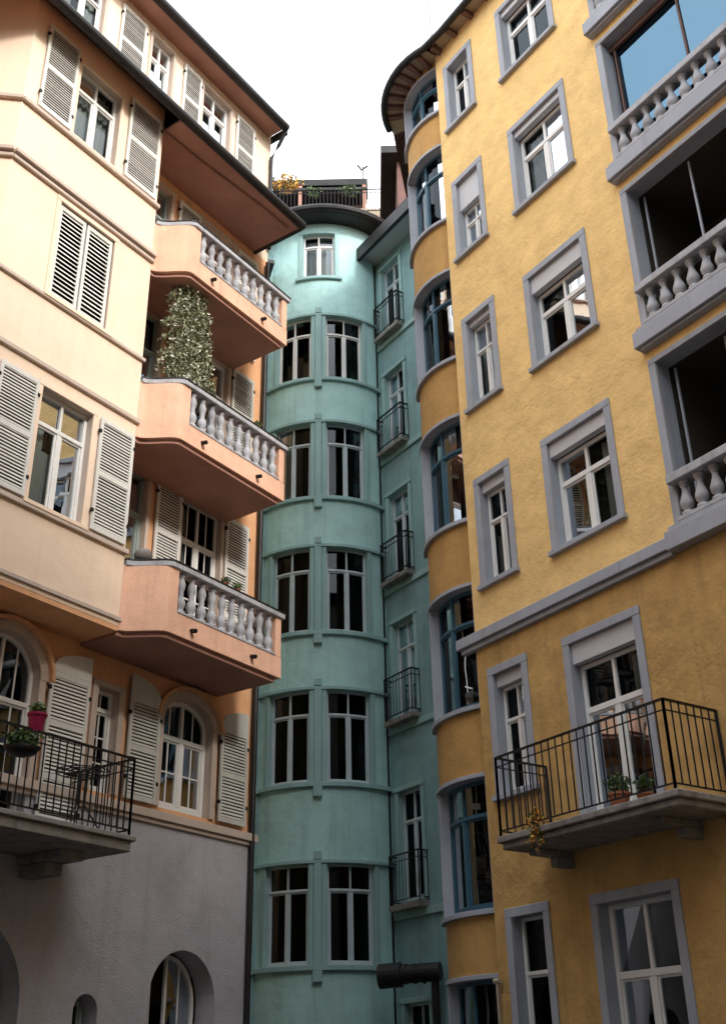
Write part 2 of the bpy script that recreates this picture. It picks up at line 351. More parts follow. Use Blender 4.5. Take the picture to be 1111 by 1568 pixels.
for i,o4 in enumerate(up):
    window(H,LF,*o4,W-.08,M['whiteframe'] if i%2 else M['greenframe'],2 if i%2 else 1,.74,mun=1 if i==1 else 0,curt=random.choice(['','R','L']),fname='window_frames' if i%2 else 'dark_window_frames')
    surround(H,LF,o4[0]-.07,o4[1]+.07,o4[2]-.05,o4[3]+.08,.07,W,M['beige'],'stone_surrounds',.03)
for k,zb in enumerate((6.9,9.85,12.88)):
    m=M['shutter'] if k!=1 else M['shutgrey']; nm='shutters' if k!=1 else 'grey_shutters'
    t=min(zb+3.05,15.6)
    shutter(H,LF,1.02,1.56,zb+.45,t,W+.03,m,nm,3); shutter(H,LF,2.6,3.16,zb+.45,t,W+.03,m,nm,3)
lo=[(-1.75,-.73,4.3,6.74,.5),(.25,.63,5.05,6.43),(1.5,2.52,5.05,6.66,.36)]
wall(ow,rv,LF,-18,3.5,4.95,7.0,W,[(a,b,max(c,4.95),d,*r) for a,b,c,d,*r in lo],.18)
gw=P_(H,'roughcast_base_walls',M['mauve'])
gops=[(1.55,2.80,.4,3.27,.62),(.33,.71,2.05,2.66,.19),(-2.3,-.47,.4,3.42,.9),(-1.75,-.73,4.3,4.9)]
wall(gw,gw,LF,-18,3.5,0,4.9,W+.03,gops,.34)
window(H,LF,1.62,2.73,1.2,3.24,W-.28,M['whiteframe'],2,.55,rise=.6,mun=1)
window(H,LF,.35,.69,2.05,2.62,W-.2,M['greenframe'],1,0,rise=.15,fname='dark_window_frames')
window(H,LF,-2.25,-.52,.5,3.38,W-.28,M['whiteframe'],3,.6,rise=.88,mun=1)
window(H,LF,*lo[0][:4],W-.1,M['whiteframe'],2,.66,rise=.5,mun=2)
window(H,LF,*lo[1],W-.1,M['whiteframe'],1,.8,mun=2)
window(H,LF,*lo[2][:4],W-.1,M['whiteframe'],2,.64,rise=.36,mun=1,fw=.07,bar=.09)
hs=P_(H,'stone_surrounds',M['beige'])
for a,b,c,d,*r in lo:
    r=r[0] if r else 0
    if r:
        arcband(hs,LF,(a+b)/2,(b-a)/2,d-r,r,.13,W,W+.05); 
        arcband(P_(H,'arch_hoods',M['orange'],.004),LF,(a+b)/2,(b-a)/2+.13,d-r,r+.13,.05,W,W+.12)
    box(hs,LF,a-.1,a,W,W+.045,max(c,4.96),d-r); box(hs,LF,b,b+.1,W,W+.045,max(c,4.96),d-r)
    if not r: box(hs,LF,a-.1,b+.1,W,W+.048,d,d+.08)
shutter(H,LF,.80,1.38,5.04,6.42,W+.06,M['shutgrey'],'grey_shutters',2,curve='L')
shutter(H,LF,2.66,3.26,5.04,6.42,W+.06,M['shutgrey'],'grey_shutters',2,curve='R')
shutter(H,LF,-.60,.06,4.4,6.40,W+.06,M['shutter'],'shutters',3,curve='R')
box(bd,LF,-18,3.53,W,W+.11,4.86,4.97); box(bd,LF,-18,3.51,W,W+.07,4.80,4.86)
ew,_l=LF.sub((3.5,W),(3.5,-9)); wall(ow,rv,ew,0,8,0,19.3,0,[],.1)
at=P_(H,'attic_walls',M['cream'])
aop=[(1.45,2.22,17.4,18.92),(.06,.6,17.4,18.92),(-1.9,-1.1,17.4,18.92)]
wall(at,rv,LF,-18,3.5,15.9,19.3,W,aop,.15)
for o4 in aop:
    window(H,LF,*o4,W-.08,M['whiteframe'],2,.7,curt='LR'); surround(H,LF,o4[0]-.07,o4[1]+.07,o4[2]-.07,o4[3]+.07,.07,W,M['beige'],'stone_surrounds')
for a,b in [(.88,1.36),(2.40,2.95),(-.72,-.12)]: shutter(H,LF,a,b,17.3,18.95,W+.02,M['shutter'],npan=2)
ev=P_(H,'eave_gutters',M['gutter'],.01); sf=P_(H,'eave_soffits',M['soffit']); rf=P_(H,'roofs',M['roof'])
box(sf,LF,-.12,3.05,-.7,.42,15.86,15.92)
quad(P_(H,'eave_coves',M['orange']),LF.pt(-18,.42,15.88),LF.pt(-.12,.42,15.88),LF.pt(-.12,0,16.5),LF.pt(-18,0,16.5))
quad(P_(H,'eave_coves',M['orange']),LF.pt(-18,0,16.5),LF.pt(-3,0,16.5),LF.pt(-3,-.72,16.5),LF.pt(-18,-.72,16.5))
tube(ev,[LF.pt(-18,.47,15.92),LF.pt(3.12,.47,15.92)],.085,12)
box(ev,LF,-18,3.1,.38,.46,15.93,16.02); box(ev,LF,3.05,3.13,-.7,.44,15.84,16.0)
quad(rf,LF.pt(-18,.44,16.03),LF.pt(3.1,.44,16.03),LF.pt(3.1,-.7,17.0),LF.pt(-18,-.7,17.0))
tube(P_(H,'soffit_boards',M['soffit'],.01),[LF.pt(-.1+3.0*i/14,.15-.1*math.cos(i/14*3.14),15.83) for i in range(15)],.025,6)
ze=19.2
box(sf,LF,-18,3.42,-.70,-.30,ze-.02,ze+.04); tube(ev,[LF.pt(-18,-.25,ze),LF.pt(3.46,-.25,ze)],.09,12); box(ev,LF,-18,3.44,-.38,-.28,ze+.05,ze+.16); box(ev,LF,3.52,3.6,-3,-.32,ze-.03,ze+.12)
quad(rf,LF.pt(-18,-.3,ze+.17),LF.pt(3.6,-.3,ze+.17),LF.pt(3.6,-5,ze+3.6),LF.pt(-18,-5,ze+3.6)); quad(rf,LF.pt(-18,-9,ze),LF.pt(3.6,-9,ze),LF.pt(3.6,-5,ze+3.6),LF.pt(-18,-5,ze+3.6))
prism_uo(P_(H,'inner_mass',M['dark']),LF,[(-18,-2),(3.4,-2),(3.4,-9),(-18,-9)],0,19.1)
tube(P_(H,'downpipe',M['gutter']),[LF.pt(3.42,W+.08,z) for z in (0,7,15.8)],.045,10)
tube(P_(H,'downpipe',M['gutter']),[LF.pt(3.46,-.3,19.1),LF.pt(3.46,-.45,18.85),LF.pt(3.46,W+.06,18.6),LF.pt(3.46,W+.06,16.2)],.04,10)
for zb in (6.9,9.85,12.88):
    top=zb+1.05; sp=P_(H,'balcony_slabs',M['salmon'],.012); su=P_(H,'balcony_undersides',M['soffit']); fl=P_(H,'coping_flashing',M['gutter']); st=P_(H,'balcony_balusters',M['stonebal'],smooth=True); cp=P_(H,'balcony_copings',M['stonebal'],.008)
    out=[]; inn=[]; n=14
    for i in range(n+1):
        t=i/n; e=t*t*(3-2*t); out.append((-.12+.44*t,.004+.468*e)); inn.append((-.08+.46*t,-.12+.47*e))
    ins=[(-.12,-.69),(-.12,-.03)]+[(u+.03,o-.05) for u,o in out[2:]]+[(2.60,.41),(2.60,-.69)]
    foot=[(-.12,-.69)]+out+[(2.68,.472),(2.68,-.69)]
    out.append((.46,.472)); inn.append((.46,.35))
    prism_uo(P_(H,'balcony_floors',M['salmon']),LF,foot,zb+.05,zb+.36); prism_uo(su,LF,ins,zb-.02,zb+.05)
    strip_uo(P_(H,'curved_parapets',M['salmon']),LF,[(u-.0005,o-.001) for u,o in out],inn,zb+.36,top-.07)
    strip_uo(cp,LF,[(u+.02,o+.035) for u,o in out],inn,top-.07,top+.01); strip_uo(fl,LF,[(u+.02,o+.045) for u,o in out],inn,top+.011,top+.032)
    box(sp,LF,2.55,2.682,.33,.471,zb+.361,top-.07)
    box(cp,LF,.485,2.72,.30,.512,top-.07,top+.01); box(fl,LF,.485,2.73,.29,.522,top+.011,top+.03)
    box(cp,LF,2.52,2.72,-.69,.298,top-.07,top+.01)
    box(cp,LF,.465,2.545,.34,.485,zb+.362,zb+.40)
    for i in range(10): q=LF.pt(.575+i*.208,.405,0); baluster(st,q[0],q[1],zb+.40,top-.07,PROF,10,.95)
    for i in range(4): q=LF.pt(2.62,.12-i*.2,0); baluster(st,q[0],q[1],zb+.36,top-.07,PROF,10,.95)
    dr=P_(H,'drain_spouts',M['iron'])
    for u in (.75,2.0): tube(dr,[LF.pt(u,.44,zb+.2),LF.pt(u,.56,zb+.17)],.032,8)
C=parent('climbing_flower_plant'); cpnt=P_(C,'foliage',M['paleleaf'])
lumps=[(random.uniform(-.45,.45)*(1-.5*t),10.85+2.2*t,random.uniform(.16,.26)) for t in [i/22 for i in range(23)]]
def shp():
    if random.random()<.35:
        u,z,r=random.choice(lumps); v=Vector((random.gauss(0,1),random.gauss(0,1),random.gauss(0,1))).normalized()*r*random.random()**.3
        return LF.pt(.76+u+v.x-.05*(z-10.85),.12+abs(v.y),z+v.z)
    t=random.random(); z=10.8+2.25*t; w=.54*(1-.50*t**2)*(1+.14*math.sin(z*9)+.10*math.sin(z*23)); s=random.uniform(-1,1)
    return LF.pt(.76-.12*t+s*w,.02+math.sqrt(max(0,1-s*s))*.18+random.gauss(0,.05),z+random.uniform(-.03,.03))
leaves(cpnt,shp,8500,.032)
tube(P_(C,'stem',M['brown']),[LF.pt(.7,0,9.9+.3*i) for i in range(10)],.02,6)
def bush(name,c,r,n,size,m):
    E=parent(name); p=P_(E,'foliage',m)
    def s():
        v=Vector((random.gauss(0,1),random.gauss(0,1),random.gauss(0,1))).normalized()*random.random()**.4
        return (c[0]+v.x*r[0]*(1+.3*math.sin(v.z*7)),c[1]+v.y*r[1],c[2]+v.z*r[2])
    leaves(p,s,n,size); return E
def pot(E,c,r,h,m):
    tube(P_(E,'pot',m,smooth=False),[(c[0],c[1],c[2]),(c[0],c[1],c[2]+h*.85),(c[0],c[1],c[2]+h*.86),(c[0],c[1],c[2]+h)],[r*.7,r,r*1.12,r*1.12],14)
for (u,o,zz,r) in [(1.5,.36,7.98,.05),(1.75,.38,7.98,.04),(2.1,.36,10.93,.06)]:
    q=LF.pt(u,o,zz); E=bush('balcony_potted_plant',(q[0],q[1],q[2]+.14),(.07,.07,.07),130,.022,M['leaf']); pot(E,q,r,.1,M['clay'])
q=LF.pt(.12,.10,7.985); E=parent('wicker_basket'); tube(P_(E,'basket',M['concrete'],smooth=True),[(q[0],q[1],q[2]+h) for h in (0,.03,.1,.16,.18)],[.07,.11,.13,.10,.06],14)
IB=parent('iron_balcony')
cb=P_(IB,'slab',M['concrete'],.01); box(cb,LF,-6,-.07,W+.03,.50,4.08,4.20); box(cb,LF,-6,-.03,W+.03,.54,4.20,4.26)
prism_uo(cb,LF,[(-.75,W+.03),(-.40,W+.03),(-.40,.1),(-.75,.1)],3.98,4.08)
prism_uo(cb,LF,[(-.70,W+.03),(-.45,W+.03),(-.45,-.2),(-.70,-.2)],3.84,3.98)
railing(IB,LF,[(-6,.48),(-.10,.48),(-.10,W+.05)],4.26,5.17,.105)
T=parent('wire_garden_table'); tp=P_(T,'wirework',M['iron']); tc_=LF.pt(-.55,.1,0)
for r in (.08,.16,.24,.32): tube(tp,[(tc_[0]+r*math.cos(a*.3142),tc_[1]+r*math.sin(a*.3142),4.98) for a in range(21)],.008,5)
for a in range(10): tube(tp,[(tc_[0]+.05*math.cos(a*.628),tc_[1]+.05*math.sin(a*.628),4.98),(tc_[0]+.33*math.cos(a*.628),tc_[1]+.33*math.sin(a*.628),4.98)],.006,5)
for a in range(3): tube(tp,[(tc_[0]+.06*math.cos(a*2.1),tc_[1]+.06*math.sin(a*2.1),4.97),(tc_[0]+.05*math.cos(a*2.1),tc_[1]+.05*math.sin(a*2.1),4.6),(tc_[0]+.28*math.cos(a*2.1),tc_[1]+.28*math.sin(a*2.1),4.26)],.012,6)
q=LF.pt(-1.62,.48,5.16); E=bush('railing_flower_pot',(q[0],q[1],q[2]+.25),(.09,.09,.09),160,.025,M['leaf']); pot(E,q,.10,.2,M['magenta'])
q=LF.pt(-1.85,.58,4.85); E=bush('hanging_basket_plant',(q[0],q[1],q[2]+.16),(.20,.14,.10),600,.025,M['leaf']); tube(P_(E,'basket',M['iron'],smooth=True),[(q[0],q[1],q[2]+h) for h in (-.04,-.01,.06)],[.04,.14,.20],14)
# =================================================================== RIGHT HOUSE
Y=parent('yellow_house')
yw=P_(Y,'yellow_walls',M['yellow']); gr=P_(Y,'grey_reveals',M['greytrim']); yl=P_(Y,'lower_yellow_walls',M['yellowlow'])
A=(-1.80,-.95); Bc=(-.23,1.17); w=.12
winA=[(8.18,10.14),(11.34,13.30),(14.52,16.45),(17.68,19.5),(5.02,6.98),(1.3,3.66)]
winB=[(8.12,10.06),(11.24,13.15),(14.42,16.38),(17.55,19.45),(4.32,6.94),(.9,3.63)]
ops=[]
for z0,z1 in winA: ops.append((A[0]+w,A[1]-w,z0+w,z1-w))
for z0,z1 in winB: ops.append((Bc[0]+w,Bc[1]-w,z0+w,z1-w))
LJ=2.05; LE=7.0
logs=[(7.64,10.12),(10.66,13.16),(13.70,16.3),(16.85,19.4)]
lops=[(LJ,LE,a,b) for a,b in logs]
wall(yw,gr,RF,-2.03,18,7.40,20.2,0,[q for q in ops if q[2]>7.4]+lops,.24)
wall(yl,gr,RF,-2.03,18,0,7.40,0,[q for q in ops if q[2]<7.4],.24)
for i,(z0,z1) in enumerate(winA):
    surround(Y,RF,A[0],A[1],z0,z1,w,0,M['greytrim'])
    a,b,c,d=A[0]+w,A[1]-w,z0+w,z1-w; h=[.16,.10,.62,.0,.18,0][i]
    if h: box(P_(Y,'roller_blind_boxes',M['greylight'],.004),RF,a,b,-.14,-.05,d-h,d-.002)
    window(Y,RF,a,b,c,d-h,-.15,M['whiteframe'],2 if i!=5 else 1,.68,curt=['H','L','','','R',''][i],fw=.045,bar=.06)
for i,(z0,z1) in enumerate(winB):
    surround(Y,RF,Bc[0],Bc[1],z0,z1,w,0,M['greytrim'],bot=True)
    a,b,c,d=Bc[0]+w,Bc[1]-w,z0+w,z1-w; h=[.22,.30,.12,.12,.28,0][i]
    if h: box(P_(Y,'roller_blind_boxes',M['greylight'],.004),RF,a,b,-.14,-.03,d-h,d-.002)
    window(Y,RF,a,b,c,d-h,-.16,M['whiteframe'],2,.70 if i!=5 else .68,curt=['R','','L','','R',''][i],fw=.06,bar=.10,mun=0)
bl=P_(Y,'roller_slats',M['greylight'],.002)
for k in range(13): box(bl,RF,A[0]+w,A[1]-w,-.135+(k%2)*.004,-.12,14.52+1.22+k*.045,14.52+1.26+k*.045)
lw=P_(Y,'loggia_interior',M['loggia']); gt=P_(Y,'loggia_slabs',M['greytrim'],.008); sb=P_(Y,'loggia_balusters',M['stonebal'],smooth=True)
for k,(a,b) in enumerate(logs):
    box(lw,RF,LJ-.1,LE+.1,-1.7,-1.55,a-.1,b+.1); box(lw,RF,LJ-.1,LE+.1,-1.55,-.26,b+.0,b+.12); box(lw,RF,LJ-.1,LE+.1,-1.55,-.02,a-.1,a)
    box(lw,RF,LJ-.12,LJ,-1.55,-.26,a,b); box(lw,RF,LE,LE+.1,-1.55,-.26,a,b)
    window(Y,RF,LJ+.5,LJ+1.5,a+.4,b-.3,-1.50,M['greenframe'],2,.7,fname='loggia_window_frames')
    window(Y,RF,LJ+2.3,LJ+3.3,a+.1,b-.3,-1.50,M['greenframe'],2,.7,fname='loggia_window_frames')
    box(gt,RF,1.86,8,.0,.17,a-.27,a-.02); box(gt,RF,1.90,8,.0,.13,a-.02,a+.05)
    if k>0: box(gt,RF,1.90,8,.0,.12,a-.31,a-.27)
    box(gt,RF,1.93,LJ,.0,.03,a+.06,b); box(gt,RF,1.93,8,.0,.032,b,b+.09)
    box(P_(Y,'loggia_rails',M['stonebal'],.01),RF,LJ-.05,8,-.10,.15,a+.60,a+.72); box(P_(Y,'loggia_rails',M['stonebal'],.01),RF,LJ,8,-.07,.12,a+.055,a+.12)
    for i in range(22): q=RF.pt(LJ+.13+i*.235,.025,0); baluster(sb,q[0],q[1],a+.12,a+.60,PROF2,12,.95)
    # slim side-screen posts inside the recess
    for u in (LJ+.06,LJ+.9): box(P_(Y,'side_screen_posts',M['greytrim'],.002),RF,u,u+.03,-.30,-.27,a+.02,b-.02)
for k,(a,b) in enumerate(logs[2:]):
    g=P_(Y,'balcony_glazing',M['glassblue']); gf=P_(Y,'glazing_frames',M['brown'],.004)
    for i in range(4):
        u=LJ+.1+i*1.25; quad(g,RF.pt(u,-.2,a+.5),RF.pt(u+1.2,-.2,a+.5),RF.pt(u+1.2,-.2,b-.12),RF.pt(u,-.2,b-.12))
        box(gf,RF,u-.03,u,-.22,-.17,a,b)
    box(gf,RF,LJ,LE,-.23,-.15,b-.12,b-.03)
box(P_(Y,'string_course',M['greytrim'],.008),RF,-2.36,1.86,-.02,.12,7.42,7.58)
box(P_(Y,'string_course',M['greytrim'],.008),RF,-2.30,1.86,-.02,.07,7.34,7.42)
box(P_(Y,'string_course',M['greytrim'],.008),RF,8.0,18,-.02,.12,7.42,7.58)
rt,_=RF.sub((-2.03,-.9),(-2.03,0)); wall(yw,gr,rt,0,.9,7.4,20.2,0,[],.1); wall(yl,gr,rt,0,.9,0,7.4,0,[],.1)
# -------- rounded bay
ba0,ba1=math.radians(-118)*1.3,math.radians(-20)*1.3
bo=[(math.radians(-86)*1.3,math.radians(-33)*1.3,a,b) for a,b in [(.6,2.85),(3.72,5.50),(6.56,8.46),(9.63,11.56),(12.78,14.66),(15.9,17.74),(18.7,19.85)]]
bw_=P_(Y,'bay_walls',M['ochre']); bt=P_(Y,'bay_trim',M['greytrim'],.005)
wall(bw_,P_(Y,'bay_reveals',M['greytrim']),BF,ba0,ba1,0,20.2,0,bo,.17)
for i,(a,b,c,d) in enumerate(bo):
    window(Y,BF,a,b,c,d,-.12,M['blueframe'],2,.72,fname='bay_window_frames',bar=.07,curt='' if i<5 else 'L')
    box(bt,BF,a-.30,b+.2,0,.07,c-.07,c); box(bt,BF,a-.30,b+.2,0,.05,d,d+.06)
    box(bt,BF,a-.10,a,0,.035,c,d); box(bt,BF,b,b+.12,0,.035,c,d)
yg=P_(Y,'eave_gutter',M['gutter'],.008); ys=P_(Y,'eave_soffit',M['rafter']); 
tube(yg,[RF.pt(18-i*.5,.30,20.05) for i in range(40)]+[BF.pt(math.radians(a)*1.3,.46,20.05) for a in range(-34,-116,-6)],.07,10)
box(ys,RF,-2.0,18,0,.27,20.08,20.12); box(ys,BF,math.radians(-118)*1.3,math.radians(-25)*1.3,0,.43,20.08,20.12)
for i in range(40): box(P_(Y,'rafter_tails',M['brown'],.005),RF,-1.9+i*.5,-1.8+i*.5,.0,.24,19.98,20.08)
for a in range(-100,-30,10): u=math.radians(a)*1.3; box(P_(Y,'rafter_tails',M['brown'],.005),BF,u-.04,u+.04,0,.38,19.98,20.08)
rp=[RF.pt(18,.3,20.12),RF.pt(-2.0,.3,20.12)]+[BF.pt(math.radians(a)*1.3,.45,20.12) for a in range(-34,-119,-7)]+[(1.3,20.3,20.12),(4,24,20.12),(14,18,20.12),(20,6,20.12)]
apex=(10,14,23); b0=len(rp); addpoly(P_(Y,'roof',M['roof']),rp+[apex],[(i,(i+1)%b0,b0) for i in range(b0)])
prism_uo(P_(Y,'inner_mass',M['dark']),RF,[(-1.6,-1.1),(1.5,-1.1),(1.5,-2.6),(7.5,-2.6),(7.5,-.3),(18,-.3),(18,-9),(-1.6,-6)],0,20.05)
wall(yw,gr,RF.sub((18,0),(18,-9))[0],0,9,0,20.2,0,[],.1)
K=parent('roof_chimney'); kb=P_(K,'stack',M['brown'],.01); prism_uo(kb,WF,[(.95,-17.2),(1.15,-17.2),(1.15,-17.45),(.95,-17.45)],20.1,21.7)
tube(P_(K,'flue',M['gutter']),[(1.2,17.3,20.1),(1.2,17.3,21.9),(1.28,17.3,22.05)],.06,10); tube(P_(K,'flue',M['gutter']),[(1.42,17.2,20.1),(1.42,17.2,22.0)],.07,10)
K=parent('roof_antenna_mast'); tube(P_(K,'mast',M['greytrim']),[(1.75,17.0,20.1),(1.75,17.0,24.5)],.03,8)
RB=parent('iron_balcony'); cb=P_(RB,'slab',M['concrete'],.012)
box(cb,RF,-.80,2.12,.0,.93,4.25,4.33); box(cb,RF,-.76,2.08,.0,.88,4.17,4.25)
for u in (-.55,1.5): prism_uo(cb,RF,[(u,0),(u+.13,0),(u+.13,.65),(u,.65)],4.09,4.17); prism_uo(cb,RF,[(u,0),(u+.13,0),(u+.13,.3),(u,.3)],3.98,4.09)
railing(RB,RF,[(-.77,.02),(-.77,.88),(2.06,.88),(2.06,.02)],4.33,5.32,.125,bw=.016)
q=RF.pt(1.0,.6,4.34); E=bush('balcony_potted_plant',(q[0],q[1],q[2]+.3),(.15,.15,.13),400,.028,M['leaf']); pot(E,q,.12,.2,M['clay'])
q=RF.pt(1.3,.5,4.34); E=bush('balcony_potted_plant',(q[0],q[1],q[2]+.25),(.1,.1,.1),200,.028,M['leaf']); pot(E,q,.09,.15,M['clay'])
q=RF.pt(-.05,.95,4.28); E=bush('trailing_plant',(q[0],q[1],q[2]+.02),(.12,.08,.28),300,.025,M['orangeflower']); tube(P_(E,'stem',M['brown']),[(q[0],q[1],q[2]+.1),(q[0],q[1]-.02,q[2]-.3)],.008,5)
E=parent('wall_standpipe'); tube(P_(E,'pipe',M['rafter']),[RF.pt(-2.0,.06,0),RF.pt(-2.0,.06,2.78)],.02,8); tube(P_(E,'pipe',M['rafter']),[RF.pt(-2.05,.06,2.80),RF.pt(-1.93,.06,2.80)],.035,8)
# =================================================================== GREEN HOUSE
G=parent('mint_green_tower_house')
tw=P_(G,'tower_walls',M['green']); tt=P_(G,'tower_trim',M['greentrim'],.006); tr_=P_(G,'tower_reveals',M['greentrim'])
R_=1.74
def ux(x): return math.asin(max(-1,min(1,(x+.88)/R_)))*R_
uL=ux(-2.1); uR=ux(.33)
tz=[(3.53,5.25),(6.74,8.55),(9.79,11.66),(12.87,14.73),(15.94,17.68),(.3,2.1)]
wl=(ux(-1.93),ux(-1.12)); wr=(ux(-.78),ux(.07)); wt=(ux(-1.34),ux(-.56))
tops=[(a,b,c,d) for c,d in tz for a,b in (wl,wr)]+[(wt[0],wt[1],18.86,20.2)]
wall(tw,tr_,TF,uL-.25,uR+.25,0,21.0,0,tops,.14)
for i,(a,b,c,d) in enumerate(tops):
    top=i==len(tops)-1
    window(G,TF,a,b,c,d,-.09,M['whiteframe'] if c>15 else M['towerframe'],2,.74,fname='white_window_frames' if c>15 else 'window_frames',fw=.035,bar=.06,curt='F' if top else random.choice(['','','','L','']))
    box(tt,TF,a-.09,a,0,.03,c,d); box(tt,TF,b,b+.09,0,.03,c,d)
    if top: box(tt,TF,a-.09,b+.09,0,.033,d,d+.1); box(tt,TF,a-.16,b+.16,0,.07,c-.08,c)
for c,d in tz:
    box(tt,TF,uL-.2,uR+.2,0,.075,c-.09,c-.002); box(tt,TF,uL-.2,uR+.2,0,.06,d+.002,d+.07)
    um=(wl[1]+wr[0])/2; box(tt,TF,um-.07,um+.07,0,.06,c,d); box(tt,TF,um-.08,um+.08,0,.085,c-.28,c-.092); box(tt,TF,um-.07,um+.07,0,.07,d+.072,d+.22)
box(P_(G,'tower_eave',M['gutter'],.01),TF,math.radians(-75)*R_,math.radians(75)*R_,-.1,.42,20.52,20.62)
tube(P_(G,'tower_eave_gutter',M['gutter']),[TF.pt(math.radians(a)*R_,.46,20.62) for a in range(-75,76,5)],.10,10)
cone=[TF.pt(math.radians(a)*R_,.45,20.66) for a in range(-75,76,5)]; addpoly(P_(G,'tower_roof',M['roof']),cone+[(-.88,23.2,21.3)],[(i,i+1,len(cone)) for i in range(len(cone)-1)])
gz=[4.5,7.94,10.93,14.09,17.2]
gops=[(.12,.84,z+.1,z+2.1) for z in gz]+[(.12,.84,.9,2.9)]
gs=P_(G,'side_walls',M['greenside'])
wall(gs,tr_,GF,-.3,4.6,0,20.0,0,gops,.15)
for i,(a,b,c,d) in enumerate(gops):
    window(G,GF,a,b,c,d,-.1,M['towerframe'],2,.72,fw=.04,bar=.06,curt=random.choice(['','','L']))
    box(tt,GF,a-.1,a,0,.03,c,d); box(tt,GF,b,b+.1,0,.03,c,d); box(tt,GF,a-.12,b+.12,0,.05,d,d+.09)
for i,z in enumerate(gz):
    sb_=P_(G,'balconet_slabs',M['concrete'],.006); box(sb_,GF,.02,.96,0,.22,z-.07,z+.03); box(tt,GF,-.3,4,0,.05,z-.2,z-.07)
    railing(G,GF,[(.04,.0),(.04,.20),(.94,.20),(.94,.0)],z+.03,z+.90,.10,'balconet_railings',.012)
tube(P_(G,'side_downpipe',M['gutter']),[GF.pt(-.12,.06,0),GF.pt(-.12,.06,19.6)],.035,8)
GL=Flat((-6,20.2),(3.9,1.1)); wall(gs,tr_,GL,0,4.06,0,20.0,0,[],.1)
for c,d in tz: box(tt,GL,0,4.0,0,.08,c-.10,c); box(tt,GL,0,4.0,0,.05,d,d+.06)
box(P_(G,'left_eave',M['gutter']),GL,0,4.0,0,.5,19.3,19.4)
box(P_(G,'side_eave',M['gutter'],.01),GF,-.15,4,.50,.60,19.52,19.88)
box(P_(G,'side_soffit',M['greylight']),GF,-.10,4,0,.50,19.66,19.70)
quad(P_(G,'side_roof',M['roof']),GF.pt(-.15,.6,19.88),GF.pt(4,.6,19.88),GF.pt(4,-1.5,21.2),GF.pt(-.6,-1.5,21.2))
quad(P_(G,'side_roof',M['roof']),GF.pt(-.15,.6,19.60),GF.pt(-.5,0,20.1),GF.pt(-.6,-1.5,21.2),GF.pt(-.15,.6,19.87))
prism_uo(P_(G,'inner_mass',M['dark']),WF,[(-2.6,-22.4),(1.2,-22.4),(3.6,-19.2),(8,-26),(-8,-26),(-6,-21.3)],0,20.9)
TR=parent('roof_terrace')
prism_uo(P_(TR,'parapet',M['rafter']),WF,[(-2.6,-22.9),(1.6,-22.9),(1.6,-23.1),(-2.6,-23.1)],20.9,22.95)
railing(TR,WF,[(-2.5,-22.8),(1.5,-22.8)],22.7,23.55,.10,'terrace_railing',.014)
prism_uo(P_(TR,'pavilion',M['brown']),WF,[(-2.3,-24.2),(.25,-24.2),(.25,-26),(-2.3,-26)],21,24.5)
box(P_(TR,'awning_cassette',M['gutter'],.01),WF,-2.4,.32,-24.2,-23.6,24.5,24.75); box(P_(TR,'awning_cassette',M['gutter'],.01),WF,-2.2,.3,-24.2,-23.55,24.3,24.38)
for x in (-1.6,.22): beam(P_(TR,'posts',M['soffit']),(x,23.65,22.9),(x,23.65,24.5),.1)
tube(P_(TR,'weather_vane',M['iron']),[(.2,23.8,24.7),(.2,23.8,25.4)],.02,6); tube(P_(TR,'weather_vane',M['iron']),[(.05,23.8,25.45),(.16,23.8,25.25),(.2,23.8,25.3),(.34,23.8,25.42)],.03,6)
bush('terrace_flowers',(-1.95,22.9,23.9),(.42,.25,.35),420,.05,M['orangeflower']); bush('terrace_flowers',(-1.2,22.9,23.6),(.2,.2,.15),120,.045,M['leaf']); bush('terrace_flowers',(-.2,22.9,23.6),(.3,.2,.18),200,.045,M['leaf'])
DM=parent('brown_dormer'); prism_uo(P_(DM,'walls',M['brown']),WF,[(1.02,-20.5),(3,-20.5),(3,-23),(1.02,-23)],19.8,22.3)
prism_uo(P_(DM,'roof',M['gutter'],.01),WF,[(.62,-20.2),(3.2,-20.2),(3.2,-23.2),(.62,-23.2)],22.25,22.5)
D=parent('ventilation_duct'); dd=P_(D,'duct',M['gutter'],smooth=False)
tube(dd,[(.12,20.3,3.28),(.5,20.2,3.30),(.51,20.2,3.30),(1.15,20.0,3.32)],[.20,.20,.15,.15],20)
for k in range(4): tube(dd,[(.56+k*.15,20.185-k*.046,3.302),(.585+k*.15,20.177-k*.046,3.302)],[.165,.165],20)
tube(dd,[(1.05,20.05,3.3),(1.05,20.05,0)],.07,14)
# =================================================================== surroundings
def opp(name,F,L,Hh):
    O=parent(name); ow2=P_(O,'walls',M['opp'])
    oo=[(1+i*2.6,2.1+i*2.6,1.2+k*3.1,3.0+k*3.1) for i in range(int((L-1)/2.6)) for k in range(int((Hh-1)/3.1))]
    wall(ow2,P_(O,'reveals',M['beige']),F,0,L,0,Hh,0,oo,.2)
    for a,b,c,d in oo:
        quad(P_(O,'panes',M['darkglass']),F.pt(a,-.18,c),F.pt(b,-.18,c),F.pt(b,-.18,d),F.pt(a,-.18,d))
        for x in (a,(a+b)/2-.03,b-.06): box(P_(O,'frames',M['whiteframe']),F,x,x+.06,-.17,-.12,c,d)
        box(P_(O,'frames',M['whiteframe']),F,a,b,-.165,-.13,c+(d-c)*.7,c+(d-c)*.7+.06)
    prism_uo(P_(O,'inner_mass',M['dark']),F,[(0,-.3),(L,-.3),(L,-9),(0,-9)],0,Hh-.1)
    box(P_(O,'eave',M['gutter']),F,-.3,L+.3,-9,.5,Hh,Hh+.2)
    wall(ow2,ow2,F.sub((L,0),(L,-9))[0],0,9,0,Hh,0,[],.1); wall(ow2,ow2,F.sub((0,-9),(0,0))[0],0,9,0,Hh,0,[],.1)
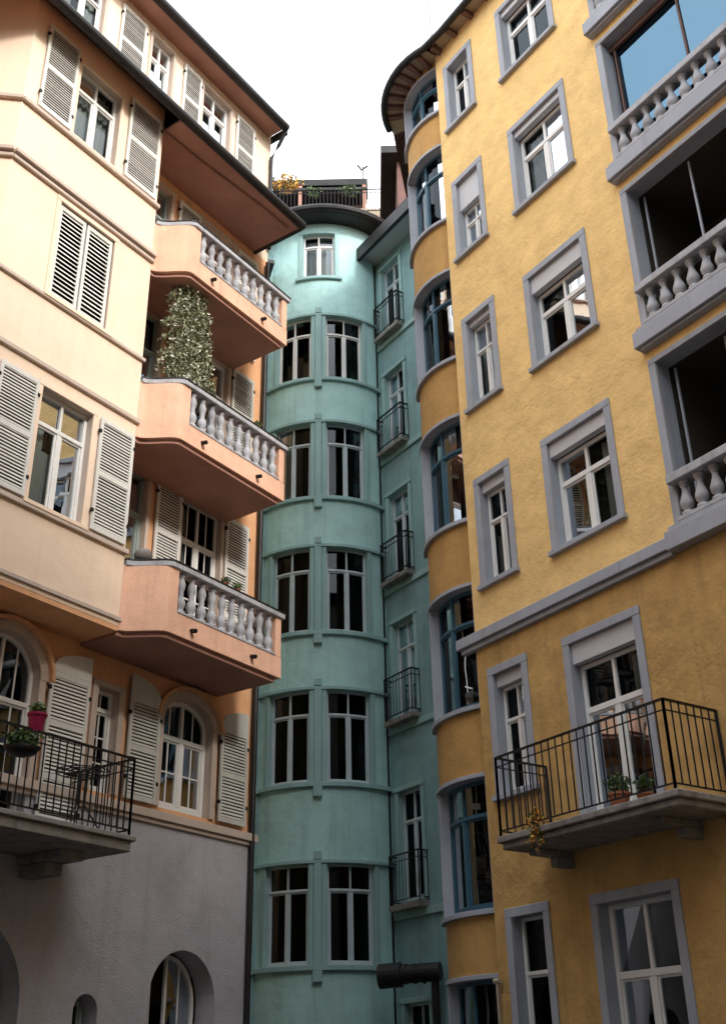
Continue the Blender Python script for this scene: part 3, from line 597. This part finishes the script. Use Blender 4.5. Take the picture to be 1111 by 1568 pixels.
opp('opposite_shade_house',Flat((27,-5.5),(-1,0)),24,22)  # unseen houses behind the camera, added and sized to shade the lower facades
opp('opposite_shade_house',Flat((2.5,-5.5),(-1,0)),20,22.5)
gp=P_(parent('ground'),'paving',M['ground']); quad(gp,(-300,-300,0),(300,-300,0),(300,300,0),(-300,300,0))
# ------------------------------------------------------------------ emit meshes
import bmesh
for (pn,nm),p in parts.items():
    if not p.v: continue
    me=bpy.data.meshes.new(nm); me.from_pydata(p.v,[],p.f); me.update(); me.materials.append(p.m)
    bm=bmesh.new(); bm.from_mesh(me); bmesh.ops.recalc_face_normals(bm,faces=bm.faces); bm.to_mesh(me); bm.free()
    if p.smooth:
        for f in me.polygons: f.use_smooth=True
    ob=bpy.data.objects.new(nm,me); scene.collection.objects.link(ob); ob.parent=p.par
    if p.bevel:
        b=ob.modifiers.new('bevel','BEVEL'); b.width=p.bevel; b.segments=1; b.limit_method='ANGLE'; b.angle_limit=math.radians(50)
# ------------------------------------------------------------------ light
wd=bpy.data.worlds.new('World'); scene.world=wd; wd.use_nodes=True; nt=wd.node_tree; N=nt.nodes; L=nt.links
bg=N['Background']; sky=N.new('ShaderNodeTexSky'); sky.sky_type='NISHITA'; sky.sun_disc=False
S=Vector((.62,-.785,.60)).normalized()
sky.sun_elevation=math.asin(S.z); sky.sun_rotation=math.atan2(.62,-.785); sky.dust_density=4; sky.air_density=1
L.new(sky.outputs[0],bg.inputs[0]); bg.inputs[1].default_value=.08
bg2=N.new('ShaderNodeBackground'); bg2.inputs[1].default_value=3.2
tc=N.new('ShaderNodeTexCoord'); nz=N.new('ShaderNodeTexNoise'); nz.inputs['Scale'].default_value=1.5; nz.inputs['Detail'].default_value=5
L.new(tc.outputs['Generated'],nz.inputs['Vector']); cr_=N.new('ShaderNodeValToRGB'); cr_.color_ramp.elements[0].position=.35; cr_.color_ramp.elements[0].color=(.80,.86,.93,1); cr_.color_ramp.elements[1].position=.55; cr_.color_ramp.elements[1].color=(.95,.98,1,1)
L.new(nz.outputs['Fac'],cr_.inputs[0]); L.new(cr_.outputs[0],bg2.inputs[0])
ad=N.new('ShaderNodeAddShader'); L.new(bg.outputs[0],ad.inputs[0]); L.new(bg2.outputs[0],ad.inputs[1]); L.new(ad.outputs[0],N['World Output'].inputs[0])
sl=bpy.data.lights.new('sun','SUN'); sl.energy=3.0; sl.angle=math.radians(9); sl.color=(1,.96,.91)
so=bpy.data.objects.new('sun',sl); scene.collection.objects.link(so); so.rotation_euler=S.to_track_quat('Z','Y').to_euler()
# ------------------------------------------------------------------ camera
th=math.radians(27.6); ro=math.radians(1.15); c,s=math.cos(th),math.sin(th)
f=Vector((0,c,s)); r0=Vector((1,0,0)); u0=Vector((0,-s,c))
Rv=math.cos(ro)*r0-math.sin(ro)*u0; Uv=math.cos(ro)*u0+math.sin(ro)*r0
cam=bpy.data.cameras.new('camera'); co=bpy.data.objects.new('camera',cam); scene.collection.objects.link(co)
mw=Matrix.Identity(4)
for i in range(3): mw[i][0]=Rv[i]; mw[i][1]=Uv[i]; mw[i][2]=-f[i]
mw[2][3]=1.6; co.matrix_world=mw
cam.sensor_fit='VERTICAL'; cam.sensor_height=36; cam.sensor_width=36; cam.lens=1688/1568*36; cam.clip_end=1000
scene.camera=co
scene.view_settings.view_transform='Standard'; scene.view_settings.look='None'; scene.view_settings.exposure=0
